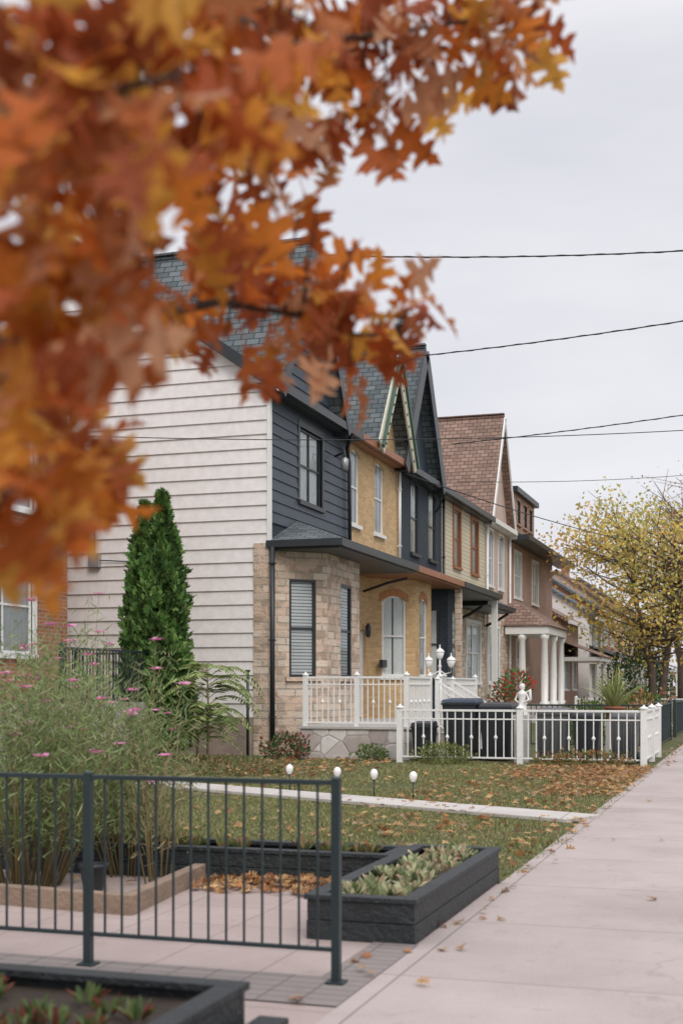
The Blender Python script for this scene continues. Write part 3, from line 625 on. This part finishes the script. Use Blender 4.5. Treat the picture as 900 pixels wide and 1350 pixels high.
# ---------------------------------------------------------------- bins
def wheelie(x,yv,w,dp,h,m,lid):
    mb=MB()
    def q(sx,sy,z,s): return (x+sx*w/2*s,yv+sy*dp/2*s,z)
    b=[q(-1,-1,.06,.82),q(1,-1,.06,.82),q(1,1,.06,.82),q(-1,1,.06,.82)]; tp=[q(-1,-1,h-.1,1),q(1,-1,h-.1,1),q(1,1,h-.1,1),q(-1,1,h-.1,1)]
    mb.hexa(b,tp,m); mb.box(x-w/2-.02,x+w/2+.02,yv-dp/2-.02,yv+dp/2+.02,h-.13,h-.09,m)
    mb.hexa([q(-1,-1,h-.085,1.06),q(1,-1,h-.085,1.06),q(1,1,h-.085,1.06),q(-1,1,h-.085,1.06)],[q(-1,-1,h-.03,.98),q(1,-1,h-.03,.98),q(1,1,h,.95),q(-1,1,h,.95)],lid)
    for s in (-.28,0,.28): mb.box(x+s*w-.015,x+s*w+.015,yv-dp/2-.005,yv-dp/2*.84,.2,h-.2,m)
    mb.tube([(x-w*.35,yv+dp/2+.06,h-.06),(x+w*.35,yv+dp/2+.06,h-.06)],.016,m,8)
    for s in (-1,1): mb.tube([(x+s*w*.45-.03,yv+dp*.38,.11),(x+s*w*.45+.03,yv+dp*.38,.11)],.11,'rail_metal',14)
    mb.done('wheelie_bin',bevel=.008)
wheelie(-5.55,24.9,.66,.75,1.22,'bin_black','bin_blue'); wheelie(-4.85,25.0,.62,.75,1.14,'bin_black','bin_black'); wheelie(-3.75,24.8,.6,.65,1.04,'bin_grey','bin_grey')
wheelie(-3.1,24.8,.5,.6,.98,'bin_black','bin_black'); wheelie(-2.4,24.7,.5,.6,.96,'bin_grey','bin_grey'); wheelie(-6.15,24.2,.4,.45,.78,'bin_black','bin_black')
mb=MB(); c=(-6.58,27.25,1.66); mb.lathe(c,[(.07,0),(.07,.04),(.03,.07),(.025,.2),(.045,.23),(.02,.27),(.02,.42)],'white_paint',12)
for s in (-1,0,1):
    bx=c[0]+s*.25; bz=c[2]+(.38 if s==0 else .2)
    if s: mb.tube([(c[0],c[1],c[2]+.14),(c[0]+s*.12,c[1],c[2]+.06),(bx,c[1],c[2]+.1),(bx,c[1],bz)],.014,'white_paint',6)
    mb.lathe((bx,c[1],bz),[(.03,0),(.06,.03),(.095,.13),(.08,.16)],'lampglass',10); mb.lathe((bx,c[1],bz+.16),[(.105,0),(.07,.05),(.02,.08),(.012,.12),(.02,.135),(.003,.16)],'white_paint',10)
mb.tube([(c[0],c[1],.66),(c[0],c[1],1.66)],.045,'white_paint',10)
mb.done('three_lantern_lamp')
mb=MB(); c=(-4.27,24.3,0); mb.box(c[0]-.13,c[0]+.13,c[1]-.13,c[1]+.13,0,.85,'concrete'); mb.box(c[0]-.16,c[0]+.16,c[1]-.16,c[1]+.16,.85,.91,'concrete')
mb.lathe((c[0],c[1],.91),[(.11,0),(.12,.03),(.085,.12),(.075,.22),(.06,.3),(.085,.38),(.09,.42),(.035,.46),(.03,.48),(.045,.5),(.055,.54),(.045,.585),(.01,.6)],'statue',12)
for s in (-1,1): mb.tube([(c[0]+s*.08,c[1],1.3),(c[0]+s*.13,c[1]-.03,1.2),(c[0]+s*.06,c[1]-.1,1.15)],[.028,.022,.016],'statue',8)
mb.tube([(c[0]+.05,c[1]+.03,1.32),(c[0]+.13,c[1]+.06,1.38),(c[0]+.15,c[1]+.07,1.2),(c[0]+.07,c[1]+.05,1.1)],[.02,.04,.03,.01],'statue',6)
mb.done('garden_statue')
def pot(name,x,yv,z,h,r,m,ped=0):
    e=empty(name,(x,yv,0)); mb=MB()
    if ped: mb.box(x-.16,x+.16,yv-.16,yv+.16,0,z,'concrete')
    mb.lathe((x,yv,z),[(r*.65,0),(r*.95,h*.85),(r*1.08,h*.87),(r*1.08,h),(r*.9,h),(r*.88,h*.9)],m,16); mb.done('pot',e); return e
def spikes(name,x,yv,z,n,ln,w,cols,parent=None,spread=1.0):
    a=rng.uniform(0,6.28,n); t=rng.uniform(.05,spread,n); d=np.stack([np.cos(a)*t,np.sin(a)*t,np.ones(n)],1); P=np.tile(np.array([x,yv,z]),(n,1))+d*[.04,.04,0]
    l=rng.uniform(.6,1.1,n)*ln
    tv=[(-.5,0,0),(.5,0,0),(.5,.5,.02),(-.5,.5,.02),(.3,.82,-.07),(-.3,.82,-.07),(0,1,-.2)]; tf=[(0,1,2,3),(3,2,4,5),(5,4,6)]
    return scatter(name,tv,tf,frames(d,np.array([0,0,1.])),P,np.stack([np.full(n,w),l,l],1),pick(cols,n,.25),'foliage',parent)
e=pot('potted_yucca',-2.75,26.2,.75,.3,.2,'terracotta',1); spikes('yucca_leaves',-2.75,26.2,1.0,110,.85,.035,[(.38,.42,.18),(.46,.46,.24),(.28,.34,.12)],e,1.1)
e=pot('flower_pot',-4.9,27.2,.85,.3,.2,'terracotta',1); leafset('flowers',(-4.9,27.2,1.45),(.35,.35,.36),500,.09,[(.1,.18,.05),(.14,.22,.07),(.6,.07,.05),(.15,.18,.07)],e)
e=pot('flower_pot',-5.3,27.8,.7,.3,.18,'bin_grey',1); leafset('shrub_leaves',(-5.3,27.8,1.2),(.3,.3,.35),350,.09,[(.08,.14,.05),(.12,.17,.06),(.4,.08,.06)],e)
pot('black_plant_pot',-4.4,8.0,0.02,.2,.1,'bin_black')
# ---------------------------------------------------------------- cedar
def cedar(name,x,yv,H,R,n):
    e=empty(name,(x,yv,0)); t=rng.uniform(0,1,n)**.85; a=rng.uniform(0,6.28,n)
    pr=np.interp(t,[0,.08,.3,.6,.85,1],[.75,.95,1,.75,.36,.03])*R
    lump=1+.18*np.sin(a*5+t*17)+.14*np.sin(a*9-t*31)+.12*np.sin(a*2+t*9)
    rr=pr*lump*rng.uniform(.5,1.08,n)**.6
    pos=np.stack([x+np.cos(a)*rr,yv+np.sin(a)*rr,.15+t*H],1)
    d=np.stack([np.cos(a)*.5,np.sin(a)*.5,np.full(n,1.)],1)+rng.normal(size=(n,3))*.4
    cl=.85+.3*np.sin(a*4+t*23)[:,None]
    col=pick([(.085,.18,.045),(.12,.24,.06),(.065,.14,.04),(.19,.30,.085)],n,.3)*cl
    scatter('foliage',SV,SF,frames(d),pos,rng.uniform(.10,.2,n),col,'needle',e)
    mb=MB(); mb.tube([(x,yv,0),(x,yv,H*.8)],[.08,.02],'bark'); mb.done('trunk',e)
cedar('arborvitae_tree',-11.02,22.75,5.0,.54,9000); cedar('arborvitae_tree',-11.48,22.95,4.85,.46,7000)
def ferny(name,x,yv,H,n,ln,cols,az=None):
    e=empty(name,(x,yv,0)); mb=MB(); pos=[];dd=[];sc=[]
    K=20
    for k in range(n):
        a=random.uniform(0,6.28); z0=H*random.uniform(.3,1); L=ln*random.uniform(.7,1.15); pts=[]
        up=random.uniform(.5,1.0)
        for i in range(K):
            s=i/(K-1); pts.append(Vector((x+math.cos(a)*L*s*.9,yv+math.sin(a)*L*s*.9,z0+L*(up*s-(up+.15)*s*s))))
        mb.tube([pts[0],pts[5],pts[10],pts[15],pts[-1]],[.008,.006,.005,.004,.002],'stem',4)
        for i in range(3,K):
            t=(pts[i]-pts[i-1]).normalized(); sd=t.cross(ZU).normalized()
            for s in (-1,1):
                pos.append(pts[i]); dd.append(sd*s+t*.45-ZU*.25); sc.append(.25*ln*(1-.55*i/K)*random.uniform(.8,1.1))
    mb.tube([(x,yv,0),(x+.03,yv,H*.5),(x,yv,H)],[.025,.02,.012],'stem',6); mb.done('stem',e); N_=len(pos); sc=np.array(sc)
    scatter('fronds',[(0,0,0),(.5,.35,.0),(.3,.75,-.03),(0,1,-.1),(-.3,.75,-.03),(-.5,.35,0)],[tuple(range(6))],frames(np.array(dd),np.array([0,0,1.])),np.array(pos),np.stack([sc*.24,sc,sc],1),pick(cols,N_,.25),'foliage',e)
G1=[(.26,.36,.12),(.33,.42,.16),(.19,.28,.09),(.42,.46,.2)]
ferny('sumac_sapling',-10.0,22.6,1.8,34,1.15,G1); ferny('sumac_sapling',-10.35,22.9,1.2,24,.9,G1); ferny('fern_plant',-8.8,17.6,.35,14,.6,G1)
# ---------------------------------------------------------------- feathery shrub, left
def feather(name,x,yv,H,R,ns,cols,flowers=0,per=60):
    e=empty(name,(x,yv,0)); mb=MB(); pos=[];dd=[]
    fl=[]
    for k in range(ns):
        a=random.uniform(0,6.28); t=random.uniform(0,1)**.6*R; h=H*random.uniform(.55,1.08)*(1-.3*(t/R)**2)
        p0=Vector((x+math.cos(a)*t*.3,yv+math.sin(a)*t*.3,0)); p2=Vector((x+math.cos(a)*t,yv+math.sin(a)*t,h)); p1=(p0+p2)/2+Vector((random.gauss(0,.05),random.gauss(0,.05),.1))
        mb.tube([p0,p1,p2],[.007,.0045,.0015],'stem',4)
        for i in range(per):
            s=random.uniform(.22,1.0); q=p0.lerp(p1,s*2) if s<.5 else p1.lerp(p2,s*2-1)
            pos.append(q+Vector((random.gauss(0,.07),random.gauss(0,.07),random.gauss(0,.05)))); dd.append((random.gauss(0,.9),random.gauss(0,.9),.6))
        if random.random()<flowers: fl.append(p2)
    n=len(pos)
    scatter('foliage',[(-.5,0,0),(.5,0,0),(.4,.5,.06),(0,1,-.05),(-.4,.5,.06)],[tuple(range(5))],frames(np.array(dd)),np.array(pos),np.stack([np.full(n,.0065),rng.uniform(.05,.14,n),np.full(n,.1)],1),pick(cols,n,.3),'foliage',e)
    if fl:
        P=[];D=[]
        for f in fl:
            for i in range(8):
                an=i*math.pi/4; P.append(f); D.append((math.cos(an),math.sin(an)-.3,.25))
        scatter('flowers',DV,DF,frames(np.array(D),np.array([0,0,1.])),np.array(P),np.full(len(P),.065),pick([(.8,.25,.5),(.85,.4,.62)],len(P),.1),'foliage',e)
    mb.done('stems',e)
G2=[(.30,.42,.16),(.36,.46,.20),(.22,.32,.11),(.45,.48,.25),(.33,.43,.22)]
feather('cosmos_shrub',-5.05,8.2,1.95,.85,95,G2,.25); feather('cosmos_shrub',-5.6,9.9,2.25,.85,75,G2,.3); feather('cosmos_shrub',-4.15,8.5,1.35,.3,10,[(.40,.34,.2),(.44,.38,.2)],.1,30); feather('cosmos_shrub',-4.6,8.9,1.75,.6,40,G2,.35)
def bush(name,c,r,n,ls,cols): return leafset(name,c,r,n,ls,[tuple(x*1.35 for x in q) for q in cols])
bush('low_shrub',(-8.9,24.0,.22),(.5,.3,.3),900,.08,[(.06,.1,.04),(.1,.14,.05),(.25,.08,.07)])
bush('low_shrub',(-7.2,24.15,.12),(.35,.2,.2),450,.07,[(.1,.16,.05),(.15,.2,.06)])
bush('low_shrub',(-5.6,23.4,.16),(.6,.25,.24),800,.07,[(.16,.2,.06),(.2,.2,.08)])
bush('low_shrub',(-3.0,23.35,.12),(.9,.22,.18),900,.07,[(.2,.16,.07),(.14,.16,.05),(.3,.15,.07)])
bush('low_shrub',(-11.3,21.7,.4),(.6,.4,.6),1300,.09,[(.13,.18,.06),(.18,.22,.08)])
bush('low_shrub',(-12.0,20.0,.7),(.7,.9,.8),1800,.09,[(.07,.12,.04),(.12,.17,.06),(.3,.1,.2)])
bush('flower_bed_plants',(-8.4,19.8,.08),(1.3,.9,.2),1300,.07,[(.1,.14,.05),(.22,.15,.08),(.16,.14,.06)])
bush('flower_bed_plants',(-6.9,10.9,.2),(.9,1.3,.35),1500,.08,[(.15,.2,.07),(.2,.22,.09)])
bush('hedge',(-3.9,33.5,.5),(1.1,1.8,.6),2000,.11,[(.05,.1,.03),(.08,.14,.04),(.14,.17,.05)])
bush('hedge',(-3.6,43,.6),(.8,3.2,.7),2200,.13,[(.05,.1,.03),(.1,.15,.04),(.3,.12,.05)])
bush('hedge',(-5.2,60,1.6),(1.6,3,1.8),3000,.16,[(.035,.08,.03),(.06,.11,.04)])
leafset('autumn_shrub',(-3.2,36,.5),(.7,.9,.6),900,.1,[(.55,.3,.2),(.6,.35,.25),(.4,.3,.12)])
mb=MB(); mb.tube([(-9.98,24.6,0),(-9.98,24.6,1.75)],.03,'rail_metal'); mb.box(-10.02,-9.94,24.56,24.64,1.75,1.79,'rail_metal'); mb.done('metal_pole')
# ---------------------------------------------------------------- trees
def tree(name,x,yv,H,R,nc,per,ls,cols,tr_=.16,bark='bark2',cz=.62,cv=.36,sp=.13,fork=2):
    e=empty(name,(x,yv,0)); mb=MB(); P=[];tops=[];CC=[]
    for k in range(fork):
        a=k*6.28/fork+.5; t=[Vector((x+math.cos(a)*.12,yv+math.sin(a)*.12,0)),Vector((x+math.cos(a)*.3+.1,yv+math.sin(a)*.3,H*.22)),Vector((x+math.cos(a)*R*.2,yv+math.sin(a)*R*.2,H*.5)),Vector((x+math.cos(a)*R*.3,yv+math.sin(a)*R*.3,H*.8))]
        mb.tube(t,[tr_,tr_*.8,tr_*.5,tr_*.15],bark,8); tops.append(t)
    for k in range(nc):
        p=nrm(rng.normal(size=3))*rng.uniform(.35,1)**.6; c=Vector((x+p[0]*R,yv+p[1]*R,H*cz+p[2]*H*cv))
        t=random.choice(tops); s=min(.95,max(.05,(c.z/H-.3)/.65)); base=t[1].lerp(t[2],s*2) if s<.5 else t[2].lerp(t[3],s*2-1)
        mid=base.lerp(c,.5)+Vector((0,0,-.15)); mb.tube([base,mid,c],[.06,.04,.015],bark,5)
        for j in range(3):
            c2=c+Vector(rng.normal(size=3)*R*sp*1.3); mb.tube([mid.lerp(c,.5),c2],[.02,.008],bark,4)
        P.append(np.array(c)+rng.normal(size=(per,3))*R*sp); CC.append(np.repeat(pick(cols,1,.2),per,0))
    if per:
        P=np.concatenate(P); n=len(P); d=rng.normal(size=(n,3))+[0,0,-.4]
        scatter('foliage',DV,DF,frames(d),P,rng.uniform(.6,1.2,n)*ls,(np.concatenate(CC)*.6+pick(cols,n,.3)*.4),'foliage',e)
    mb.done('trunk',e)
YL=[(.78,.52,.12),(.82,.62,.18),(.65,.50,.14),(.42,.44,.14),(.70,.38,.11),(.36,.42,.13)]
tree('yellow_maple_tree',-4.3,58,10.2,4.6,95,95,.20,YL,.2,sp=.12)
tree('yellow_maple_tree',-4.2,78,13,5,70,80,.26,YL,.25)
tree('bare_tree',-2.4,72,14.5,4.0,90,14,.16,[(.5,.33,.25),(.6,.42,.34)],.2,sp=.16)
tree('street_tree',-2.6,100,14,5,60,70,.3,[(.4,.25,.08),(.5,.3,.08),(.2,.2,.07)],.25)
P=rng.uniform(size=(9000,3)); base=P[:,0]*240-150; 
pos=np.stack([base,np.full(9000,185.)+P[:,1]*18,np.abs(np.sin(base*.13)+.6*np.sin(base*.31+1)+1.3)*3.2*P[:,2]**.7+P[:,2]*3],1)
scatter('distant_trees',DV,DF,frames(rng.normal(size=(9000,3))),pos,rng.uniform(.8,1.8,9000),pick([(.2,.13,.07),(.28,.19,.08),(.12,.13,.06),(.16,.12,.09)],9000,.25),'grass')
# ---------------------------------------------------------------- foreground oak
TH=math.radians(17.93)
oak=empty('oak_tree',(0,0,0)); 
ct,st=math.cos(TH),math.sin(TH)
def LW(p): return (p[0]*ct-p[1]*st, p[0]*st+p[1]*ct, p[2])
limbs=[[(-2.5,2.7,1.9),(-1.6,2.85,2.25),(-.85,3.0,2.24),(-.5,3.1,2.33),(-.3,3.15,2.39),(-.1,3.2,2.37),(.03,3.22,2.33),(.14,3.2,2.32)],
 [(-2.5,2.7,2.1),(-1.5,2.65,2.45),(-.6,2.6,2.55),(-.3,2.8,2.75),(-.08,3.0,2.95),(.15,3.15,3.05),(.45,3.25,3.15)],
 [(-2.5,2.7,1.7),(-1.4,2.2,1.9),(-.72,1.9,1.95),(-.52,1.75,1.85),(-.46,1.7,1.68)],
 [(-2.5,2.7,2.0),(-1.4,2.1,2.2),(-.6,1.85,2.25),(-.35,1.75,2.25),(-.22,1.75,2.28)],
 [(-2.5,2.7,2.3),(-1.5,2.6,2.6),(-.5,2.4,2.7),(-.2,2.5,2.75),(.0,2.9,2.85)],
 [(-2.5,2.7,2.6),(-1.8,3.6,3.6),(-.9,4.2,4.5)],[(-2.5,2.7,2.6),(-3.3,3.2,3.9),(-3.9,3.6,4.9)],[(-2.5,2.7,2.6),(-2.3,1.8,3.9),(-1.8,.9,4.7)],[(-2.5,2.7,2.6),(-2.6,2.7,4.2),(-2.5,2.8,5.6)]]
mb=MB(); mb.tube([LW(p) for p in [(-2.45,2.7,0),(-2.5,2.7,.5),(-2.5,2.7,1.6),(-2.52,2.7,2.7)]],[.2,.15,.13,.1],'bark',10)
samp=[]
for L_ in limbs:
    n=len(L_); mb.tube([LW(p) for p in L_],[.04*(1-i/n)**2.6+.0035 for i in range(n)],'bark',7)
    for a,b in zip(L_,L_[1:]):
        for s in np.linspace(0,1,6): samp.append(np.array(a)*(1-s)+np.array(b)*s)
samp=np.array(samp)
CL=[]
def A(y,r,n,pts):
    for p in pts: CL.append((p[0],y,p[1],r,n))
A(3.2,.09,9,[(.43,3.12),(.37,3.02),(.26,3.09),(.16,2.99),(.11,2.88),(.0,2.95),(.01,2.84),(-.09,2.87),(.06,3.10),(-.09,3.06),(.32,3.16),(-.2,2.95),(-.19,2.85),(-.28,2.74),(.16,3.12),(.21,3.03),(.05,2.93),(.36,3.12),(-.16,3.02)])
A(3.2,.065,6,[(-.29,2.55),(-.16,2.46),(-.07,2.45),(-.28,2.43),(.02,2.38),(.09,2.34),(-.02,2.28),(-.09,2.22),(.02,2.25),(-.20,2.33),(-.29,2.31),(-.12,2.36),(-.38,2.39),(-.05,2.34),(-.22,2.50)])
A(3.2,.02,2,[(-.10,2.65),(.18,2.38),(.13,2.33),(-.06,2.64),(.15,2.36)])
A(2.4,.085,8,[(-.30,2.36),(-.35,2.42),(-.25,2.46),(-.35,2.55),(-.23,2.55),(-.45,2.64),(-.31,2.67),(-.18,2.66),(-.50,2.26),(-.18,2.44),(-.42,2.46),(-.12,2.6),(-.05,2.68),(-.56,2.16),(-.42,2.32)])
A(2.4,.05,5,[(-.54,1.86),(-.49,1.84),(-.57,1.80),(-.46,1.87),(-.56,2.02),(-.6,1.97),(-.38,2.14),(-.46,2.20),(-.58,1.90),(-.5,1.78)])
A(1.75,.065,7,[(-.42,2.33),(-.37,2.2),(-.42,2.13),(-.34,2.15),(-.45,2.02),(-.40,2.03),(-.43,1.92),(-.45,1.85),(-.41,1.86),(-.46,1.76),(-.45,1.68),(-.46,1.61),(-.42,1.72),(-.41,2.27),(-.28,2.3),(-.35,2.38),(-.22,2.24),(-.28,2.17)])
k=0
while k<60:
    p=np.array([rng.uniform(-4.6,-.6),rng.uniform(.6,5),rng.uniform(2.3,6)])
    if np.linalg.norm((p-[-2.5,2.7,4.2])/[2.3,2.2,2])>1: continue
    if p[0]>-.2647*p[1]-.45 and p[2]<1.45+.5325*p[1]+.35: continue
    CL.append((p[0],p[1],p[2],.22,12)); k+=1
LP=[];LD=[]
for (x,yv,z,r,n) in CL:
    c=np.array([x,yv,z]); i=np.argmin(((samp-c)**2).sum(1)); b=samp[i]; mid=(b+c)/2+[0,0,.03]
    mb.tube([LW(b),LW(mid),LW(c)],[.005,.0035,.002],'bark',5)
    for j in range(n):
        o=rng.normal(size=3)*r*[.62,.9,.62]; LP.append(LW(c+o+[0,0,.04])); q=nrm(o)*.8+np.array([.25,0,-.45])+rng.normal(size=3)*.45; LD.append(LW(q))
LP=np.array(LP);LD=np.array(LD);n=len(LP)
OC=[(.68,.22,.035),(.55,.15,.03),(.72,.29,.05),(.42,.10,.03),(.80,.42,.08),(.54,.21,.09),(.70,.38,.22),(.34,.085,.03),(.5,.14,.04)]
scatter('leaves',OV,OF,frames(LD),LP,rng.uniform(.095,.165,n),pick(OC,n,.2),'leaf',oak)
mb.done('trunk_and_branches',oak)
# ---------------------------------------------------------------- poles and wires
mb=MB(); mb.tube([(3.4,30,-.2),(3.4,30,12)],[.17,.12],'bark2',12); mb.box(2.6,4.2,29.94,30.06,11.0,11.12,'bark2'); mb.box(2.6,4.2,29.94,30.06,9.9,10.02,'bark2')
mb.tube([(3.75,30,9),(3.75,30,9.9)],.22,'brass',12); mb.done('utility_pole')
def wire(a,b,sag,r=.02,tw=True):
    mb=MB(); n=40; pa=Vector(a);pb=Vector(b); pts=[]
    for i in range(n+1):
        s=i/n; p=pa.lerp(pb,s); p.z-=4*sag*s*(1-s); pts.append(p)
    mb.tube(pts,r,'wire',6)
    if tw:
        q=[]
        for i in range(n*4+1):
            s=i/(n*4); p=pa.lerp(pb,s); p.z-=4*sag*s*(1-s); an=i*.6; p+=Vector((0,math.cos(an)*r*1.2,math.sin(an)*r*1.2)); q.append(p)
        mb.tube(q,r*.5,'wire',4)
    mb.done('overhead_wire')
wire((-9.4,27.6,11.2),(3.3,30,11.15),.22,.015)
wire((-9.3,32.8,10.1),(3.3,30,10.15),.15,.015)
wire((-9.3,40.3,9.2),(3.3,38,9.75),.12,.015)
wire((-13.0,21.3,6.2),(3.3,30,7.3),.3,.009,False)
wire((-9.4,34.8,7.4),(1.5,90,10.2),.9,.016,False)
wire((-9.3,41,8.1),(3.3,50,9.8),.3,.01,False)
mb=MB(); mb.tube([(3.3,38,-.2),(3.3,38,10)],[.15,.11],'bark2',12); mb.done('utility_pole')
mb=MB(); mb.tube([(3.3,50,-.2),(3.3,50,10.2)],[.15,.11],'bark2',12); mb.done('utility_pole')
# ---------------------------------------------------------------- world, light, camera
W=bpy.data.worlds.new("World"); S.world=W; W.use_nodes=True; nt=W.node_tree; bg=nt.nodes['Background']
sky=N(nt,'ShaderNodeTexSky',sky_type='NISHITA'); sky.sun_disc=False; sky.sun_elevation=math.radians(42); sky.sun_rotation=math.radians(150)
tc=N(nt,'ShaderNodeTexCoord').outputs['Generated']
mp=N(nt,'ShaderNodeMapping'); mp.inputs['Scale'].default_value=(1.2,1.2,5); nt.links.new(tc,mp.inputs[0])
f=ramp(nt,noise(nt,mp.outputs[0],1.8,5,.5),.36,.66)
cl=mixc(nt,f,(6.1,6.15,6.65),(7.45,7.4,7.7))
sx=N(nt,'ShaderNodeSeparateXYZ'); nt.links.new(tc,sx.inputs[0])
zen=N(nt,'ShaderNodeMapRange'); zen.inputs[1].default_value=.45; zen.inputs[2].default_value=1.0; zen.inputs[3].default_value=1.0; zen.inputs[4].default_value=2.1; nt.links.new(sx.outputs[2],zen.inputs[0])
vm=N(nt,'ShaderNodeVectorMath',operation='SCALE'); nt.links.new(cl,vm.inputs[0]); nt.links.new(zen.outputs[0],vm.inputs['Scale'])
c=mixc(nt,.95,sky.outputs[0],vm.outputs[0]); nt.links.new(c,bg.inputs[0]); bg.inputs[1].default_value=.12
sl=bpy.data.lights.new('sun','SUN'); sl.energy=1.5; sl.angle=math.radians(25); sl.color=(1,.93,.84); so=bpy.data.objects.new('sun',sl); S.collection.objects.link(so)
dirv=Vector((-.42,.62,-.68)); so.rotation_euler=dirv.to_track_quat('-Z','Y').to_euler(); so.location=(5,-5,20)
cd=bpy.data.cameras.new('camera'); cam=bpy.data.objects.new('camera',cd); S.collection.objects.link(cam); S.camera=cam
cam.location=(0,0,1.45); cam.rotation_euler=(math.radians(90),0,TH)
cd.sensor_fit='VERTICAL'; cd.sensor_height=36; cd.sensor_width=24; cd.lens=45.33; cd.shift_y=230/1350; cd.clip_start=.05; cd.clip_end=2500
cd.dof.use_dof=True; cd.dof.focus_distance=25; cd.dof.aperture_fstop=2.6
S.view_settings.view_transform='Standard'; S.view_settings.look='None'; S.view_settings.exposure=0; S.view_settings.gamma=1
